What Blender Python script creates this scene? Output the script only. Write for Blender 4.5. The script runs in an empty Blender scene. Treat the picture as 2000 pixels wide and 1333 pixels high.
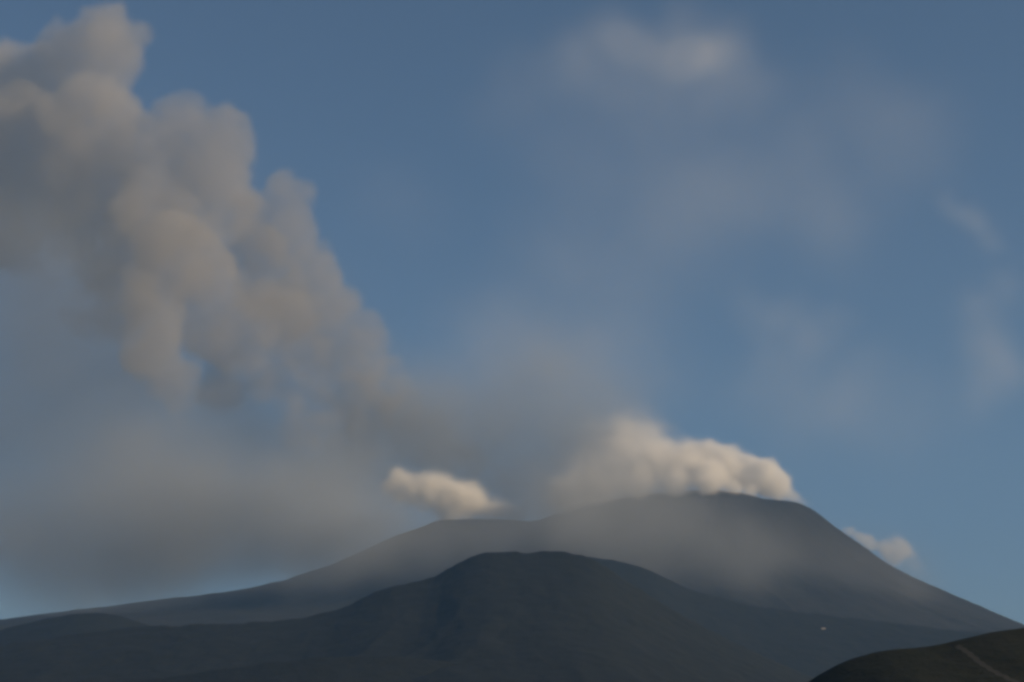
import bpy, bmesh, math, random
import numpy as np
from mathutils import Matrix, Vector

R = math.radians
sc = bpy.context.scene
col = sc.collection

# ------------------------------------------------------------------ camera
F = 3078.0                       # focal length in photo pixels (2000 px wide)
PITCH = R(14.8)
CAMZ = 60.0
cam_d = bpy.data.cameras.new('camera')
cam_d.sensor_width = 36.0
cam_d.lens = 36.0 * F / 2000.0
cam_d.clip_start = 1.0
cam_d.clip_end = 400000.0
cam = bpy.data.objects.new('camera', cam_d)
col.objects.link(cam)
cam.location = (0, 0, CAMZ)
cam.rotation_euler = (math.pi / 2 + PITCH, 0, 0)
sc.camera = cam

# ------------------------------------------------------------------ sky, sun, exposure
SUN_EL, SUN_AZ = R(22), R(110)    # azimuth measured clockwise (to the right) from the view direction (+Y)
w = bpy.data.worlds.new('World')
sc.world = w
w.use_nodes = True
nt = w.node_tree
bg = nt.nodes['Background']
sky = nt.nodes.new('ShaderNodeTexSky')
sky.sky_type = 'NISHITA'
sky.sun_disc = False
sky.sun_elevation = SUN_EL
sky.sun_rotation = SUN_AZ
sky.altitude = 900
sky.air_density = 1.0
sky.dust_density = 0.3
sky.ozone_density = 1.5
tint = nt.nodes.new('ShaderNodeMix'); tint.data_type = 'RGBA'; tint.blend_type = 'MULTIPLY'
tint.inputs[0].default_value = 1.0; tint.inputs[7].default_value = (.93, .985, 1.02, 1)      # clearer, bluer air
nt.links.new(sky.outputs[0], tint.inputs[6]); nt.links.new(tint.outputs[2], bg.inputs[0])
bg.inputs[1].default_value = 0.055
sun_d = bpy.data.lights.new('sun', 'SUN')
sun_d.energy = 5.0
sun_d.angle = R(0.53)
sun_d.color = (1.0, 0.73, 0.43)
sun = bpy.data.objects.new('sun', sun_d)
col.objects.link(sun)
sdir = Vector((math.sin(SUN_AZ) * math.cos(SUN_EL), math.cos(SUN_AZ) * math.cos(SUN_EL), math.sin(SUN_EL)))
sun.rotation_euler = sdir.to_track_quat('Z', 'Y').to_euler()
vs = sc.view_settings
vs.view_transform = 'Standard'
vs.look = 'None'
vs.exposure = 0.25
vs.gamma = 1
sc.cycles.use_denoising = True
sc.cycles.volume_bounces = 8
sc.cycles.max_bounces = 10
sc.cycles.diffuse_bounces = 2
sc.cycles.glossy_bounces = 1
sc.cycles.volume_max_steps = 256
sc.cycles.filter_width = 3.0
sc.cycles.adaptive_threshold = 0.02

# ------------------------------------------------------------------ helpers
def px2w(px, py, D):
    """the world point at depth y = D along the ray through photo pixel (px, py)"""
    a, b = (px - 1000.0) / F, (666.5 - py) / F
    c, s = math.cos(PITCH), math.sin(PITCH)
    y, z = c - b * s, s + b * c
    return np.array([a / y * D, D, CAMZ + z / y * D])

def tag(o, label=None, cat=None, group=None, kind=None):
    if label: o['label'] = label
    if cat: o['category'] = cat
    if group: o['group'] = group
    if kind: o['kind'] = kind
    return o

_rs = np.random.RandomState(7)
_T = _rs.rand(256, 256)
def vnoise(x, y):
    xi, yi = np.floor(x).astype(int), np.floor(y).astype(int)
    fx, fy = x - xi, y - yi
    fx = fx * fx * fx * (fx * (fx * 6 - 15) + 10); fy = fy * fy * fy * (fy * (fy * 6 - 15) + 10)
    g = lambda i, j: _T[i & 255, j & 255]
    return ((g(xi, yi) * (1 - fx) + g(xi + 1, yi) * fx) * (1 - fy) + (g(xi, yi + 1) * (1 - fx) + g(xi + 1, yi + 1) * fx) * fy)
def fbm(x, y, o=6, ridged=False):
    s, a, t = 0, 1, 0
    for i in range(o):
        n = vnoise(x + 17.3 * i, y - 9.1 * i)
        if ridged: n = 1 - abs(2 * n - 1)
        s = s + a * n; t += a; a *= 0.5
        x, y = x * 2.03 * 0.8 - y * 2.03 * 0.6, x * 2.03 * 0.6 + y * 2.03 * 0.8
    return s / t

def grid_mesh(name, X, Y, Z, mat, kind='structure'):
    ny, nx = X.shape
    me = bpy.data.meshes.new(name)
    co = np.stack([X, Y, Z], -1).reshape(-1, 3)
    i = np.arange(ny * nx).reshape(ny, nx)
    f = np.stack([i[:-1, :-1], i[:-1, 1:], i[1:, 1:], i[1:, :-1]], -1).reshape(-1, 4)
    me.vertices.add(len(co)); me.vertices.foreach_set('co', co.ravel())
    me.loops.add(f.size); me.loops.foreach_set('vertex_index', f.ravel())
    me.polygons.add(len(f)); me.polygons.foreach_set('loop_start', np.arange(len(f)) * 4)
    me.polygons.foreach_set('use_smooth', np.ones(len(f), bool))
    me.update(calc_edges=True)
    me.materials.append(mat)
    o = bpy.data.objects.new(name, me)
    col.objects.link(o)
    if kind: o['kind'] = kind
    return o

def node(nt, t, **kw):
    n = nt.nodes.new(t)
    for k, v in kw.items(): setattr(n, k, v)
    return n

def terrain_mat(name, c1, c2, c3, scale, bump=20):
    """scrub, bare ash and rock mottled over a slope"""
    m = bpy.data.materials.new(name); m.use_nodes = True
    t = m.node_tree; L = t.links
    b = t.nodes['Principled BSDF']
    b.inputs['Roughness'].default_value = 0.95
    b.inputs['Specular IOR Level'].default_value = 0.15
    g = node(t, 'ShaderNodeNewGeometry')
    mp = node(t, 'ShaderNodeVectorMath', operation='SCALE'); mp.inputs['Scale'].default_value = 1.0 / scale
    L.new(g.outputs['Position'], mp.inputs[0])
    n1 = node(t, 'ShaderNodeTexNoise'); n1.inputs['Scale'].default_value = 1.0; n1.inputs['Detail'].default_value = 8; n1.inputs['Roughness'].default_value = 0.62
    L.new(mp.outputs[0], n1.inputs['Vector'])
    n2 = node(t, 'ShaderNodeTexNoise'); n2.inputs['Scale'].default_value = 7.0; n2.inputs['Detail'].default_value = 6; n2.inputs['Roughness'].default_value = 0.7
    L.new(mp.outputs[0], n2.inputs['Vector'])
    r = node(t, 'ShaderNodeValToRGB')
    r.color_ramp.elements[0].position = 0.38; r.color_ramp.elements[0].color = (*c1, 1)
    r.color_ramp.elements[1].position = 0.62; r.color_ramp.elements[1].color = (*c2, 1)
    L.new(n1.outputs[0], r.inputs[0])
    r2 = node(t, 'ShaderNodeValToRGB')
    r2.color_ramp.elements[0].position = 0.5; r2.color_ramp.elements[0].color = (0, 0, 0, 1)
    r2.color_ramp.elements[1].position = 0.7; r2.color_ramp.elements[1].color = (1, 1, 1, 1)
    L.new(n2.outputs[0], r2.inputs[0])
    mx = node(t, 'ShaderNodeMix', data_type='RGBA')
    L.new(r2.outputs[0], mx.inputs[0]); L.new(r.outputs[0], mx.inputs[6]); mx.inputs[7].default_value = (*c3, 1)
    L.new(mx.outputs[2], b.inputs['Base Color'])
    bp = node(t, 'ShaderNodeBump'); bp.inputs['Distance'].default_value = bump; bp.inputs['Strength'].default_value = 0.5
    L.new(n2.outputs[0], bp.inputs['Height']); L.new(bp.outputs[0], b.inputs['Normal'])
    return m

def smooth_interp(x, xs, zs, sig):
    """piecewise-linear crest line, lightly rounded"""
    out = 0
    for k, wt in ((-1.2, .2), (-.5, .25), (0, .1), (.5, .25), (1.2, .2)):
        out = out + wt * np.interp(x + k * sig, xs, zs)
    return out

def ridge(name, D, crest, wf, wb, mat, amp, nscale, base=-40.0, nx=500, ny=260, jag=6.0, seed=0, ext=2500, sig=60, bow=0.0):
    """a ridge whose crest runs through the given photo pixels at distance D; wf, wb = width of its front and back slopes"""
    P = np.array([px2w(a, b, D) for a, b in crest])
    xs, zs = P[:, 0].copy(), P[:, 2].copy()
    xs = np.concatenate([[xs[0] - ext], xs, [xs[-1] + ext]])
    zs = np.concatenate([[base - 30], zs, [base - 30]])
    X, V = np.meshgrid(np.linspace(xs[0], xs[-1], nx), np.concatenate([np.linspace(-wf, 0, int(ny * .7)), np.linspace(0, wb, int(ny * .3) + 1)[1:]]))
    crest_z = smooth_interp(X, xs, zs, sig)
    crest_z = crest_z + jag * (fbm(X / 70.0 + seed, V / 70.0 + seed, 5) - .5) * 2
    s = np.where(V < 0, -V / wf, V / wb)
    prof = (1 - s) ** 1.15 * (1 - .25 * np.sin(s * math.pi))
    g = fbm(X / nscale + seed, V / (nscale * 2.2) + seed * 3, 6, True)      # gullies running down the slope
    rel = amp * (g - .62) * np.minimum(s * 6, 1) * np.clip((1 - s) * 3, 0, 1)
    Z = base + (crest_z - base) * prof + rel
    Yd = D + V
    return grid_mesh(name, X, Yd + bow * (X / 1000.0) ** 2 * 10, Z, mat)

# ------------------------------------------------------------------ terrain
m_volcano = terrain_mat('volcano_ash_slope', (.022, .024, .023), (.032, .032, .029), (.024, .028, .022), 900, 25)
m_forest = terrain_mat('forest_slope', (.010, .013, .013), (.014, .017, .016), (.018, .020, .018), 420, 14)
m_scrub = terrain_mat('scrub_slope', (.013, .017, .012), (.020, .022, .015), (.011, .016, .010), 130, 5)
m_ground = terrain_mat('valley_ground', (.04, .05, .025), (.08, .075, .045), (.05, .05, .03), 700, 3)

gx, gy = np.meshgrid(np.linspace(-45000, 45000, 181), np.linspace(-6000, 46000, 105))
gz = -30 + 25 * (fbm(gx / 2500, gy / 2500, 4) - .5)
near = np.exp(-((gx ** 2 + gy ** 2) / 500.0 ** 2))
gz = gz + near * (CAMZ - 1.7 - gz) * 0.9
grid_mesh('ground', gx, gy, gz, m_ground)

# the volcano: a broad cone with its own crest line to the left and right of the summit
VD = 14000.0
Lc = [(1400, 957), (1320, 960), (1240, 968), (1160, 982), (1090, 1004), (1040, 1024), (1000, 1019), (860, 1021), (760, 1060), (660, 1106), (570, 1140), (480, 1161), (350, 1180), (220, 1198), (110, 1213), (0, 1230), (-300, 1268), (-700, 1325)]
Rc = [(1400, 957), (1450, 967), (1500, 984), (1545, 990), (1585, 1003), (1640, 1050), (1740, 1124), (1850, 1180), (1950, 1228), (2000, 1250), (2250, 1335), (2600, 1420)]
def volcano():
    pL = np.array([px2w(a, b, VD) for a, b in Lc]); pR = np.array([px2w(a, b, VD) for a, b in Rc])
    x0 = pL[0, 0]
    rL, zL = x0 - pL[:, 0], pL[:, 2]
    rR, zR = pR[:, 0] - x0, pR[:, 2]
    rL = np.append(rL, rL[-1] + 5000); zL = np.append(zL, -40); rR = np.append(rR, rR[-1] + 3500); zR = np.append(zR, -40)
    th = np.linspace(-math.pi, math.pi, 721)
    rr = np.concatenate([np.linspace(0, 1, 330) ** 1.25 * 14500])
    TH, RR = np.meshgrid(th, rr)
    # angle measured from +x; left flank profile is stretched so the front and back stay steep
    c = np.cos(TH)
    t = np.clip(.5 + .5 * c, 0, 1)
    zfront = np.interp(RR, [0, 500, 1500, 3500, 6000, 9000], [px2w(1400, 945, VD)[2], 2180, 1500, 700, 200, -40])
    wside = np.abs(c) ** 3.0
    zl = smooth_interp(RR, rL, zL, 40); zr = smooth_interp(RR, rR, zR, 40)
    side = np.where(c < 0, zl, zr)
    # narrow crest on the flanks, general cone elsewhere
    cone = (1 - t) * np.minimum(zl, zfront * 1.0) + t * np.minimum(zr, zfront * 1.15)
    Z = side * wside + np.minimum(cone, side) * (1 - wside)
    wx, wy = RR * np.cos(TH), RR * np.sin(TH)
    wob = fbm(wx / 1500 + 9, wy / 1500 + 4, 4) - .5
    g = fbm(TH * 7 + 5 + wob * 1.6, RR / 1700 + wob * 2, 6, True) * .6 + .4 * fbm(wx / 900, wy / 900, 6, True)
    g2 = fbm(RR * np.cos(TH) / 260, RR * np.sin(TH) / 260, 5)
    Z = Z + (70 * (g - .62) * np.clip((RR - 300) / 2500, 0, 1) + 26 * (g2 - .5)) * np.clip((Z + 40) / 300, 0, 1) * (1 - .8 * np.abs(c) ** 30)
    Z = Z + 16 * (fbm(wx / 90, wy / 90, 4) - .5) * np.clip((Z + 40) / 300, 0, 1)
    X = x0 + RR * np.cos(TH); Y = VD + RR * np.sin(TH)
    Z = np.where(RR > 14300, -60, Z)
    return grid_mesh('volcano_mountain', X, Y, Z, m_volcano)
volcano()

HILLS = []
HILLS.append(ridge('hill', 9800, [(960, 1090), (1100, 1082), (1200, 1094), (1260, 1108), (1340, 1150), (1440, 1178), (1560, 1196), (1700, 1212), (1850, 1230), (2050, 1245)], 4200, 2500, m_forest, 36, 520, jag=7, seed=3))
ridge('hill', 8600, [(-200, 1262), (0, 1232), (70, 1213), (130, 1201), (180, 1196), (230, 1201), (280, 1219), (360, 1236), (480, 1262), (620, 1300)], 3300, 2000, m_forest, 36, 430, jag=6, seed=11)
HILLS.append(ridge('hill', 7000, [(-300, 1290), (0, 1262), (140, 1240), (280, 1224), (430, 1219), (560, 1213), (640, 1198), (700, 1176), (745, 1150), (790, 1138), (835, 1135), (870, 1116), (905, 1093), (940, 1080), (965, 1077), (1000, 1082), (1035, 1077), (1075, 1078), (1130, 1080), (1165, 1093), (1215, 1130), (1265, 1160), (1330, 1200), (1420, 1248), (1530, 1300), (1650, 1345)], 3600, 2200, m_forest, 36, 400, jag=9, seed=23, nx=800))
ridge('hill', 5600, [(100, 1350), (300, 1325), (480, 1302), (620, 1284), (760, 1282), (900, 1296), (1010, 1306), (1150, 1325), (1300, 1350)], 1400, 900, m_forest, 30, 220, jag=4, seed=31, ext=1200, sig=25)
fg = ridge('hill', 1300, [(1480, 1385), (1560, 1345), (1610, 1313), (1660, 1290), (1720, 1273), (1790, 1266), (1850, 1258), (1900, 1245), (1950, 1234), (2000, 1228), (2080, 1222), (2200, 1230), (2400, 1260)], 900, 500, m_scrub, 16, 110, jag=1.8, seed=41, ext=700, sig=8)

# ------------------------------------------------------------------ haze: one closed box of thin air
def box(name, x0, x1, y0, y1, z0, z1):
    me = bpy.data.meshes.new(name); bm = bmesh.new()
    bmesh.ops.create_cube(bm, size=1)
    for v in bm.verts:
        v.co = Vector((x0 if v.co.x < 0 else x1, y0 if v.co.y < 0 else y1, z0 if v.co.z < 0 else z1))
    bm.to_mesh(me); bm.free()
    o = bpy.data.objects.new(name, me); col.objects.link(o)
    return o
hz = box('haze', -50000, 50000, -7000, 50000, -100, 7500)
hz['kind'] = 'stuff'
m = bpy.data.materials.new('haze_air'); m.use_nodes = True
t = m.node_tree; t.nodes.remove(t.nodes['Principled BSDF'])
v = node(t, 'ShaderNodeVolumePrincipled')
v.inputs['Color'].default_value = (.25, .50, .91, 1)
v.inputs['Density'].default_value = 2.3e-5
v.inputs['Anisotropy'].default_value = 0.1
t.links.new(v.outputs[0], t.nodes['Material Output'].inputs['Volume'])
hz.data.materials.append(m)

# ------------------------------------------------------------------ smoke and cloud bodies
def puff_body(name, puffs, dens, colr, label, cat, aniso=0.0, kernel=1.0, res=96, step=None, seed=1, lo=0.15, hi=0.9,
              nscale=500, namp=0.5, nsub=16, npts=26000, subr=(.28, .5), flat=1.0, soft=False, warp=0.0, wscale=None, detail=3.0, stretch=(1, 1, 1)):
    """a billowing body: puffs = (px, py, radius px, distance, weight). Points scattered through big and small puffs
    give the density, their closed skin is the mesh."""
    rs = np.random.RandomState(seed)
    S = []                                                     # spheres (centre, r, weight)
    for (px, py, r, D, wgt) in puffs:
        c = px2w(px, py, D); r = r / F * D
        S.append((c, r if soft else r * .86, wgt))
        for k in range(0 if soft else nsub):
            d = rs.normal(size=3); d /= np.linalg.norm(d)
            rr = r * rs.uniform(*subr)
            S.append((c + d * (r * 1.0 - rr * .7) * np.array([1, 1, flat]), rr, wgt))
    C = np.array([s[0] for s in S]); Rr = np.array([s[1] for s in S]); W = np.array([s[2] for s in S])
    # candidate points, uniform in the union of the spheres
    vol = Rr ** 3 * W
    idx = rs.choice(len(S), size=npts * 3, p=vol / vol.sum())
    d = rs.normal(size=(len(idx), 3)); d /= np.linalg.norm(d, axis=1)[:, None]
    P = C[idx] + d * (Rr[idx] * rs.rand(len(idx)) ** (1 / 3))[:, None] * np.array([1, 1, flat])
    # thin out where many spheres overlap, so the inside is even
    cnt = np.zeros(len(P))
    st = np.array(stretch, float)
    if soft:
        P = C[idx] + rs.normal(size=(len(idx), 3)).clip(-2, 2) * (Rr[idx] * .5)[:, None] * st
    for i in range(len(S)):
        cnt += W[i] * (((P - C[i]) ** 2).sum(1) < Rr[i] ** 2)
    keep = rs.rand(len(P)) < (np.full(len(P), .34) if soft else np.clip(W[idx] / np.maximum(cnt, W[idx] * .99), 0, 1))
    P = P[keep][:npts]
    allvol = (4.19 * (Rr ** 3)[idx[keep]]).mean()
    # hull: voxel-remeshed union
    bm = bmesh.new()
    med = np.median(Rr)
    kr = kernel * med * .55
    big = [s for s in S]
    for (c, r, wgt) in big:
        bmesh.ops.create_icosphere(bm, subdivisions=2, radius=(r + kr * .9 + warp * .6) * 1.05, matrix=Matrix.Translation(Vector(c)) @ Matrix.Diagonal((*st, 1)))
    me = bpy.data.meshes.new(name); bm.to_mesh(me); bm.free()
    o = bpy.data.objects.new(name, me); col.objects.link(o)
    md = o.modifiers.new('r', 'REMESH'); md.mode = 'VOXEL'; md.voxel_size = med * .45
    dg = bpy.context.evaluated_depsgraph_get()
    me2 = bpy.data.meshes.new_from_object(o.evaluated_get(dg))
    o.modifiers.clear(); o.data = me2; bpy.data.meshes.remove(me); me2.name = name
    hb = np.array([v.co for v in me2.vertices])
    n0 = len(me2.vertices)
    me2.vertices.add(len(P)); co = np.zeros((len(me2.vertices)) * 3)
    me2.vertices.foreach_get('co', co); co = co.reshape(-1, 3); co[n0:] = P
    me2.vertices.foreach_set('co', co.ravel()); me2.update()
    vg = o.vertex_groups.new(name='matter'); vg.add(list(range(n0, n0 + len(P))), 1.0, 'REPLACE'); vg.add(list(range(n0)), 0.0, 'REPLACE')
    # mean number of points within the kernel, for normalising
    samp = P[rs.choice(len(P), 200)]
    m_ = np.array([np.clip(1 - ((P - q) ** 2).sum(1) / kr ** 2, 0, None).sum() for q in samp])
    norm = np.percentile(m_, 60)
    mat = bpy.data.materials.new(name + '_matter'); mat.use_nodes = True
    t = mat.node_tree; L = t.links
    t.nodes.remove(t.nodes['Principled BSDF'])
    out = t.nodes['Material Output']
    pv = node(t, 'ShaderNodeVolumePrincipled')
    pv.inputs['Color'].default_value = (*colr, 1); pv.inputs['Anisotropy'].default_value = aniso
    pd = node(t, 'ShaderNodeTexPointDensity', point_source='OBJECT', object=o, resolution=res, radius=kr, space='OBJECT', interpolation='Linear', vertex_color_source='VERTEX_WEIGHT', vertex_attribute_name='matter')
    tc = node(t, 'ShaderNodeTexCoord')
    ns = node(t, 'ShaderNodeTexNoise'); ns.inputs['Scale'].default_value = 1 / nscale; ns.inputs['Detail'].default_value = detail; ns.inputs['Roughness'].default_value = 0.55
    rot = node(t, 'ShaderNodeVectorRotate', rotation_type='EULER_XYZ'); rot.inputs['Rotation'].default_value = (.7, .5, .9)
    L.new(tc.outputs['Object'], rot.inputs['Vector']); L.new(rot.outputs[0], ns.inputs['Vector']); 
    if warp:
        nw = node(t, 'ShaderNodeTexNoise'); nw.inputs['Scale'].default_value = 1 / (wscale or nscale); nw.inputs['Detail'].default_value = 2.5
        L.new(rot.outputs[0], nw.inputs['Vector'])
        w1 = node(t, 'ShaderNodeVectorMath', operation='MULTIPLY_ADD')
        L.new(nw.outputs['Color'], w1.inputs[0]); w1.inputs[1].default_value = (2 * warp,) * 3; w1.inputs[2].default_value = (-warp,) * 3
        w2 = node(t, 'ShaderNodeVectorMath', operation='ADD')
        L.new(w1.outputs[0], w2.inputs[0]); L.new(tc.outputs['Object'], w2.inputs[1]); L.new(w2.outputs[0], pd.inputs['Vector'])
    else:
        L.new(tc.outputs['Object'], pd.inputs['Vector'])
    m1 = node(t, 'ShaderNodeMath', operation='MULTIPLY_ADD')   # (noise-.5)*amp
    L.new(ns.outputs[0], m1.inputs[0]); m1.inputs[1].default_value = namp; m1.inputs[2].default_value = -namp / 2
    m0 = node(t, 'ShaderNodeMath', operation='MULTIPLY'); mw = node(t, 'ShaderNodeMath', operation='MULTIPLY'); L.new(pd.outputs['Density'], mw.inputs[0]); L.new(pd.outputs['Color'], mw.inputs[1])
    L.new(mw.outputs[0], m0.inputs[0]); m0.inputs[1].default_value = 1.0 / PDN(norm)
    ck = node(t, 'ShaderNodeMath', operation='MULTIPLY', use_clamp=True); L.new(m0.outputs[0], ck.inputs[0]); ck.inputs[1].default_value = 3.5
    m2 = node(t, 'ShaderNodeMath', operation='MULTIPLY_ADD'); L.new(m1.outputs[0], m2.inputs[0]); L.new(ck.outputs[0], m2.inputs[1]); L.new(m0.outputs[0], m2.inputs[2])
    mr = node(t, 'ShaderNodeMapRange', interpolation_type='LINEAR' if soft and hi > 1.6 else 'SMOOTHSTEP'); L.new(m2.outputs[0], mr.inputs[0])
    mr.inputs[1].default_value = lo; mr.inputs[2].default_value = hi; mr.inputs[3].default_value = 0; mr.inputs[4].default_value = dens
    L.new(mr.outputs[0], pv.inputs['Density'])
    L.new(pv.outputs[0], out.inputs['Volume'])
    me2.materials.clear(); me2.materials.append(mat)
    ext = hb.max(0) - hb.min(0)
    step = step or kr * (.95 if soft else .7)
    mat.cycles.volume_step_rate = step / (ext.mean() / 10)
    print('BODY', name, 'verts', n0, 'pts', len(P), 'kr %.0f' % kr, 'norm %.1f' % norm, 'ext', ext.round(), 'rate %.3f' % mat.cycles.volume_step_rate)
    tag(o, label, cat)
    return o
def PDN(n): return n * .5

plume = [  # px, py, radius px, distance, weight
    (190, 85, 98, 13600, 1), (115, 115, 85, 13700, 1), (60, 130, 62, 13900, 1), (40, 230, 120, 13900, 1), (170, 240, 118, 13600, 1), (265, 285, 80, 13400, 1),
    (-60, 300, 150, 13900, .9), (-30, 430, 120, 14100, .7), (-40, 180, 120, 14000, .9), (90, 370, 130, 14200, .7),
    (350, 265, 82, 13500, 1), (435, 255, 70, 13500, 1), (390, 330, 95, 13600, 1), (300, 400, 105, 13400, 1), (440, 400, 68, 13600, .9),
    (340, 500, 110, 13150, 1), (285, 590, 74, 12950, 1), (562, 380, 54, 13800, 1), (560, 455, 64, 13900, .95), (615, 530, 64, 13900, .9), (500, 490, 75, 14300, .8), (520, 580, 70, 14300, .8), (600, 620, 70, 14100, .8), (480, 400, 50, 14100, .7), (140, 330, 110, 13800, .9), (200, 560, 70, 13600, .6),
    (400, 570, 85, 13500, .9), (665, 610, 68, 13900, .85), (540, 640, 85, 13700, .9), (430, 650, 95, 13600, .9), (290, 680, 76, 12900, 1), (335, 745, 54, 12900, 1), (350, 800, 32, 12950, .95),
    (715, 690, 72, 13900, .75), (610, 710, 78, 13900, .7), (480, 710, 65, 13700, .8), (355, 840, 18, 12950, .8), (760, 775, 66, 14300, .5), (690, 800, 74, 14300, .5),
    (790, 850, 70, 14700, .5), (850, 880, 72, 15000, .4), (910, 930, 70, 15100, .35), (600, 840, 70, 14000, .45), (980, 985, 45, 15100, .5), (690, 900, 60, 14600, .4), (150, 400, 120, 14000, .8), (210, 480, 100, 13900, .85), (230, 600, 70, 13900, .8), (180, 620, 60, 13700, .5), (440, 780, 60, 14000, .6), (520, 760, 60, 13900, .7), (575, 800, 26, 13500, .6),
]
puff_body('smoke_plume', plume, 0.0020, (.62, .60, .56), 'towering grey brown ash plume leaning up to the top left of the sky', 'smoke plume', seed=4, aniso=.0, res=170, kernel=1.05, npts=90000, nsub=14, subr=(.38, .62), nscale=300, namp=.75, detail=5, lo=.06, warp=170, wscale=650)

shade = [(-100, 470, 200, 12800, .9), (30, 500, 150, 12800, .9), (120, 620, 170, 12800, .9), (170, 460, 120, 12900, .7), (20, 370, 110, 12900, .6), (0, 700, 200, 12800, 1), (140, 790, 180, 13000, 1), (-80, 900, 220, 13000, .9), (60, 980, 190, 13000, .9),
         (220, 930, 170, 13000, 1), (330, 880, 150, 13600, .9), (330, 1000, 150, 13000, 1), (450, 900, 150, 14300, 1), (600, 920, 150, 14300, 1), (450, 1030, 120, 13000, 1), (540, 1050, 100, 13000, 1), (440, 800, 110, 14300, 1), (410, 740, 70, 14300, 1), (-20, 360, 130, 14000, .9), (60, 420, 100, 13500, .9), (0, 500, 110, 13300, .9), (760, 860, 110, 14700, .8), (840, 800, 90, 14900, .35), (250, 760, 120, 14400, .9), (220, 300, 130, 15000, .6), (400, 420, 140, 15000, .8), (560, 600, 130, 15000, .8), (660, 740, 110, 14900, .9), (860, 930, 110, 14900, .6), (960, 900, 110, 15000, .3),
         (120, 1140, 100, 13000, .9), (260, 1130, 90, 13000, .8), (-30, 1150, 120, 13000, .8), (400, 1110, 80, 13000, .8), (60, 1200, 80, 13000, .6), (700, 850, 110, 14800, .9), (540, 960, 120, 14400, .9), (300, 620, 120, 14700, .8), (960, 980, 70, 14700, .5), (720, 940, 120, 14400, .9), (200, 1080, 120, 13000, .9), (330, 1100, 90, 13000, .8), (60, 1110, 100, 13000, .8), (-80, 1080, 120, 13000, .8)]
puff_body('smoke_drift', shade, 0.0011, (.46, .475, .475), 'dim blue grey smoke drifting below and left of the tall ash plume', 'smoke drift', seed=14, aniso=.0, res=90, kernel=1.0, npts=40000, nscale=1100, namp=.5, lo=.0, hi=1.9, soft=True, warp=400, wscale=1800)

cap = [(1505, 930, 27, 13980, 1.8), (1520, 953, 25, 13960, 1.6), (1545, 975, 16, 13940, 1.2), (1570, 985, 11, 13930, 1.2), (1590, 996, 7, 13930, 1.2), (1540, 950, 16, 13960, 1.2), (1485, 950, 24, 13960, 1.1), (1470, 915, 26, 14050, 1.1), (1430, 905, 32, 14050, 1), (1440, 935, 28, 13980, .8),
       (1390, 895, 34, 14100, .9), (1390, 932, 34, 13800, .8), (1350, 892, 38, 14100, .35), (1340, 915, 42, 13960, .5), (1290, 875, 50, 14150, .14), (1220, 860, 100, 14200, .05), (1240, 840, 60, 14200, .06), (1280, 912, 52, 13960, .3), (1210, 860, 60, 14200, .08), (1210, 915, 65, 13960, .16),
       (1140, 880, 70, 14200, .06), (1130, 935, 65, 13900, .12), (1240, 958, 46, 13700, .3), (1160, 972, 52, 13700, .25), (1320, 955, 40, 13700, .45), (1090, 980, 50, 13700, .4), (1390, 954, 28, 13600, .7), (1440, 958, 20, 13650, .9), (1475, 968, 15, 13750, .9)]
puff_body('steam_cloud', cap, 0.014, (.995, .99, .975), 'sunlit cream steam cloud capping the volcano summit', 'steam cloud', seed=9, kernel=1.15, nscale=150, namp=.55, detail=5, npts=60000, res=150, soft=True, warp=75, wscale=170, lo=.02, hi=1.5)

low = [(768, 930, 32, 13900, 1), (742, 945, 24, 13900, .9), (780, 960, 36, 13900, 1), (815, 945, 32, 13900, 1), (850, 945, 36, 13920, 1.1), (835, 975, 34, 13900, 1), (880, 965, 38, 13930, 1.1), (915, 970, 36, 13980, 1.1), (880, 1000, 32, 13950, 1.1), (945, 990, 32, 14000, 1.1), (915, 1010, 30, 13980, 1.1), (970, 1005, 26, 14000, 1.1), (1000, 1004, 26, 13900, 1.2), (1028, 1012, 19, 13900, 1.2), (900, 985, 34, 13850, 1.1), (800, 985, 22, 13900, .7), (862, 1006, 22, 13950, 1.1), (740, 975, 22, 13900, .5)]
puff_body('steam_cloud', low, 0.016, (.995, .985, .96), 'small peach steam cloud with a flat base in the saddle left of the summit', 'steam cloud', seed=19, kernel=1.1, nscale=130, namp=.45, detail=5, npts=40000, res=128, soft=True, warp=80, wscale=160, lo=.02, hi=1.0)

far = [(1655, 1034, 9, 14300, 1.2), (1675, 1045, 11, 14300, 1.1), (1700, 1062, 13, 14300, .9), (1728, 1068, 20, 14500, .45), (1755, 1062, 24, 14600, .35), (1770, 1080, 26, 14600, .3), (1740, 1092, 26, 14600, .4), (1690, 1050, 14, 14350, .8), (1790, 1110, 30, 14700, .1), (1640, 1030, 7, 14300, 1.1)]
puff_body('steam_cloud', far, 0.006, (.99, .975, .95), 'wispy pale cloud rising behind the right flank of the volcano', 'steam cloud', seed=29, kernel=1.1, nscale=120, namp=.5, npts=20000, res=96, soft=True, warp=50, wscale=200, lo=.03, hi=1.2)

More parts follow.
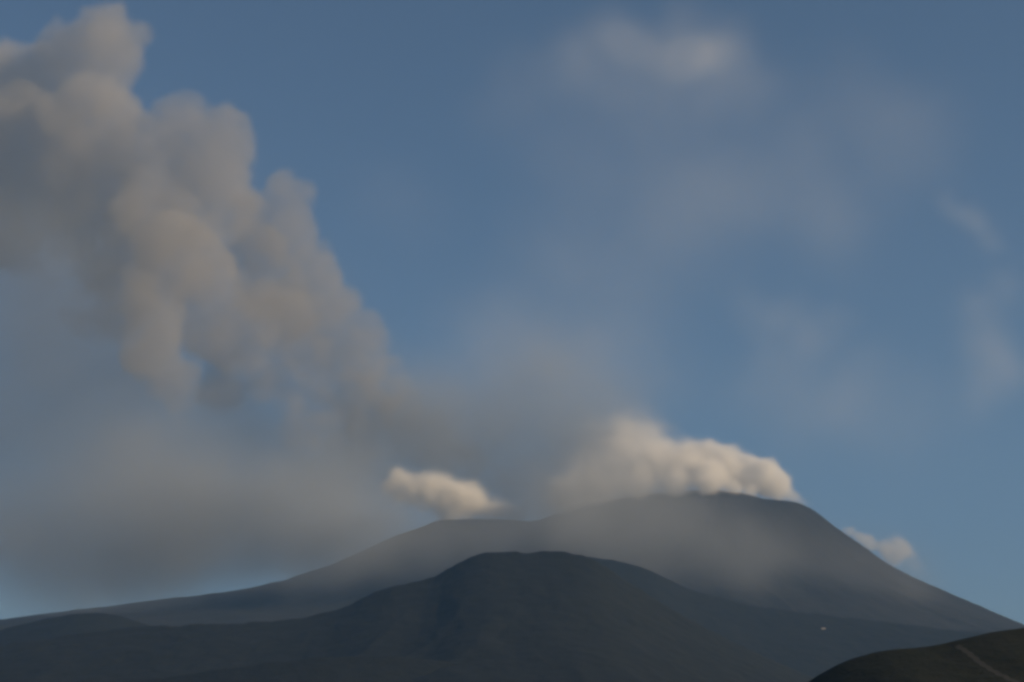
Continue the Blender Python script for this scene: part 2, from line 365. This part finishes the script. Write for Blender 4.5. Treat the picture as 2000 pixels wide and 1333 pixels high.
veil = [(60, 1080, 150, 12000, .5), (-60, 1100, 150, 12000, .4), (40, 1160, 90, 12000, .4), (200, 1010, 160, 12000, .7), (350, 1040, 130, 12000, 1), (500, 1040, 130, 12000, 1.3), (620, 1075, 110, 12000, 1.7), (640, 950, 120, 12800, .9), (740, 1075, 90, 11800, 1.6), (850, 1080, 80, 11800, 1.5), (960, 1075, 80, 11800, 1.4),
        (1060, 1020, 100, 12000, 1.4), (1160, 985, 100, 12200, 1.4), (1260, 985, 80, 12400, 1.2), (1350, 1010, 65, 12400, .9), (1080, 900, 130, 14600, .6), (960, 820, 140, 14800, .45), (1180, 850, 130, 14800, .7), (1060, 720, 130, 15000, .35), (860, 880, 130, 14600, .7), (1000, 960, 80, 14500, .8),
        (1160, 1060, 90, 11600, 1), (1290, 1080, 100, 11600, .8), (1420, 1080, 110, 11800, .55), (1560, 1120, 100, 12000, .45), (1700, 1160, 90, 12000, .4), (1820, 1190, 80, 12000, .35), (1480, 1160, 90, 11600, .35),
        (310, 1140, 100, 12000, 1.3), (430, 1120, 80, 12000, 1.2), (170, 1160, 100, 12000, 1.0), (230, 1080, 110, 12000, .8), (560, 1120, 80, 11800, .9), (680, 1110, 70, 11600, .7), (750, 800, 130, 14400, .5)]
puff_body('smoke_veil', veil, 0.0040, (.58, .615, .64), 'thin grey smoke veil hanging over the saddle and left flank of the volcano', 'smoke veil', seed=39, kernel=1.1, nscale=800, namp=.35, npts=44000, res=110, aniso=.0, lo=.0, hi=3.0, soft=True, warp=220, wscale=1000)

# thin high clouds, far beyond and above the hazy air
def high(name, pts, dens, label, D, **kw):
    out = []
    for (px, py, r, wt) in pts:
        out.append((px, py, r, D + 1500.0 * math.sin(px * .37 + py * .11), wt))
    puff_body(name, out, dens, (.97, .98, 1), label, 'cloud', soft=True, lo=.0, hi=2.2, **kw)
high('cloud', [(1350, 100, 50, 1.9), (1390, 92, 44, 1.3), (1310, 115, 48, 1), (1200, 60, 55, .8), (1225, 90, 60, .6), (1175, 30, 50, .5), (1280, 80, 60, .5), (1330, 20, 60, .35), (1440, 100, 60, .4), (1430, 50, 60, .3),
      (1110, 90, 80, .3), (1070, 150, 90, .2), (1170, 170, 100, .22), (1290, 180, 100, .15), (1400, 170, 100, .18), (1240, 260, 120, .07), (1370, 270, 120, .07), (1500, 170, 100, .15)], .00030,
     'brightest soft white cloud high above the summit near the top of the sky', 28000, seed=51, kernel=1.7, nscale=1300, namp=.4, npts=26000, res=90, warp=220, wscale=1400, detail=5)
high('cloud', [(1480, 620, 60, .6), (1540, 600, 50, .6), (1600, 635, 60, .5), (1650, 610, 40, .6), (1560, 670, 60, .6), (1470, 700, 60, .5), (1520, 760, 70, .5), (1440, 560, 50, .3), (1640, 800, 90, .4), (1540, 850, 90, .4), (1430, 780, 80, .3), (1700, 720, 70, .2)], .00014,
     'faint ragged cloud halfway up the sky above the right flank', 55000, seed=52, kernel=1.3, nscale=2600, namp=.7, detail=5, npts=12000, res=72, warp=700, wscale=3000)
high('cloud', [(1840, 380, 26, .8), (1870, 402, 30, .9), (1900, 425, 32, 1), (1930, 450, 32, .9), (1955, 475, 30, .7), (1900, 600, 60, .3), (1930, 680, 70, .5), (1960, 740, 70, .6), (1970, 560, 60, .3), (1900, 790, 70, .3)], .00017,
     'faint streak of cloud at the right edge of the sky', 52000, seed=53, kernel=1.3, nscale=2200, namp=.6, detail=5, npts=12000, res=72, warp=350, wscale=2000)
high('cloud', [(1100, 300, 140, .2), (1260, 380, 160, .25), (1060, 520, 140, .4), (1430, 360, 150, .5), (1650, 420, 150, .4), (1800, 250, 140, .35), (1700, 820, 130, .4), (900, 680, 110, .6), (1000, 730, 110, .8), (1200, 600, 130, .4), (1130, 760, 110, .7), (1260, 760, 100, .5), (1330, 500, 130, .3), (960, 160, 110, .3), (1560, 260, 120, .3), (1700, 140, 120, .25), (860, 800, 100, .6), (1850, 900, 120, .4), (700, 400, 100, .2)], .00008,
     'very thin milky veil of cloud across the middle of the sky', 60000, seed=54, kernel=1.5, nscale=3500, namp=.9, detail=5, npts=16000, res=72, warp=1100, wscale=4000)

# ------------------------------------------------------------------ small things on the slopes
from mathutils.bvhtree import BVHTree
def hit(o, px, py):
    bv = BVHTree.FromPolygons([v.co for v in o.data.vertices], [p.vertices for p in o.data.polygons])
    d = Vector(px2w(px, py, 1000.0)) - Vector((0, 0, CAMZ))
    return bv.ray_cast(Vector((0, 0, CAMZ)), d.normalized())[0], bv

def flat_mat(name, c, rough=.9):
    m = bpy.data.materials.new(name); m.use_nodes = True
    t = m.node_tree; b = t.nodes['Principled BSDF']; b.inputs['Roughness'].default_value = rough
    n = node(t, 'ShaderNodeTexNoise'); n.inputs['Scale'].default_value = .8; n.inputs['Detail'].default_value = 6
    g = node(t, 'ShaderNodeNewGeometry'); t.links.new(g.outputs['Position'], n.inputs['Vector'])
    r_ = node(t, 'ShaderNodeValToRGB')
    r_.color_ramp.elements[0].position = .3; r_.color_ramp.elements[0].color = (*[x * .8 for x in c], 1)
    r_.color_ramp.elements[1].position = .7; r_.color_ramp.elements[1].color = (*c, 1)
    t.links.new(n.outputs[0], r_.inputs[0]); t.links.new(r_.outputs[0], b.inputs['Base Color'])
    return m

# dirt track up the nearest hill
_, bv = hit(fg, 1900, 1290)
pts = []
for (px, py) in [(1868, 1262), (1880, 1268), (1893, 1277), (1906, 1288), (1920, 1299), (1936, 1309), (1955, 1319), (1975, 1329), (2000, 1340), (2030, 1352)]:
    p, _n = hit(fg, px, py)
    if p: pts.append(p)
if len(pts) > 2:
    P = []
    for a, b in zip(pts[:-1], pts[1:]):
        for k in range(8): P.append(a.lerp(b, k / 8))
    bm = bmesh.new(); rows = []
    for i, p in enumerate(P):
        tdir = (P[min(i + 1, len(P) - 1)] - P[max(i - 1, 0)]); tdir.z = 0; tdir.normalize()
        side = Vector((-tdir.y, tdir.x, 0)); row = []
        for k in range(-2, 3):
            q = p + side * (k * 1.2 + .5 * math.sin(i * .9))
            h = bv.ray_cast(Vector((q.x, q.y, 2000)), Vector((0, 0, -1)))[0]
            row.append(bm.verts.new((q.x, q.y, (h.z if h else p.z) + .12)))
        rows.append(row)
    for a, b in zip(rows[:-1], rows[1:]):
        for k in range(4): bm.faces.new((a[k], a[k + 1], b[k + 1], b[k]))
    me = bpy.data.meshes.new('path'); bm.to_mesh(me); bm.free()
    o = bpy.data.objects.new('path', me); col.objects.link(o); o['kind'] = 'structure'
    me.materials.append(flat_mat('track_dirt', (.026, .026, .020)))

# the one pale building far down on the dark slope
p = None
for ho in HILLS:
    q, _n = hit(ho, 1608, 1229)
    if q and (p is None or q.length < p.length): p = q
if p:
    rt = bpy.data.objects.new('farmhouse', None); col.objects.link(rt); rt.location = p; rt.rotation_euler = (0, 0, .25); rt.scale = (.7, .7, .55)
    tag(rt, 'tiny pale farmhouse alone on the dark lower slope of the volcano', 'house')
    def part(name, mat, fn, par):
        bm = bmesh.new(); fn(bm); me = bpy.data.meshes.new(name); bm.to_mesh(me); bm.free(); me.materials.append(mat)
        o = bpy.data.objects.new(name, me); col.objects.link(o); o.parent = par; return o
    def cube(x0, x1, y0, y1, z0, z1):
        def f(bm):
            g = bmesh.ops.create_cube(bm, size=1)['verts']
            for v in g: v.co = Vector((x0 if v.co.x < 0 else x1, y0 if v.co.y < 0 else y1, z0 if v.co.z < 0 else z1))
        return f
    wm = flat_mat('whitewash', (.26, .26, .245)); rm = flat_mat('roof_tiles', (.45, .36, .3)); dm = flat_mat('dark_glass', (.03, .035, .04), .3)
    part('wall', wm, cube(-19, 19, -7, 7, -6, 9), rt)
    def gable(bm):
        v = [bm.verts.new(c) for c in [(-20, -8, 9.02), (20, -8, 9.02), (20, 8, 9.02), (-20, 8, 9.02), (-20, 0, 13), (20, 0, 13)]]
        for f in [(0, 1, 5, 4), (2, 3, 4, 5), (0, 4, 3), (1, 2, 5), (3, 2, 1, 0)]: bm.faces.new([v[i] for i in f])
    part('roof', rm, gable, rt)
    for x in (-14, -8, 6, 13): part('window', dm, cube(x - 1, x + 1, -7.1, -6.99, 3, 5.5), rt)
    part('door', dm, cube(-1.4, 1.4, -7.1, -6.99, 0, 4.2), rt)
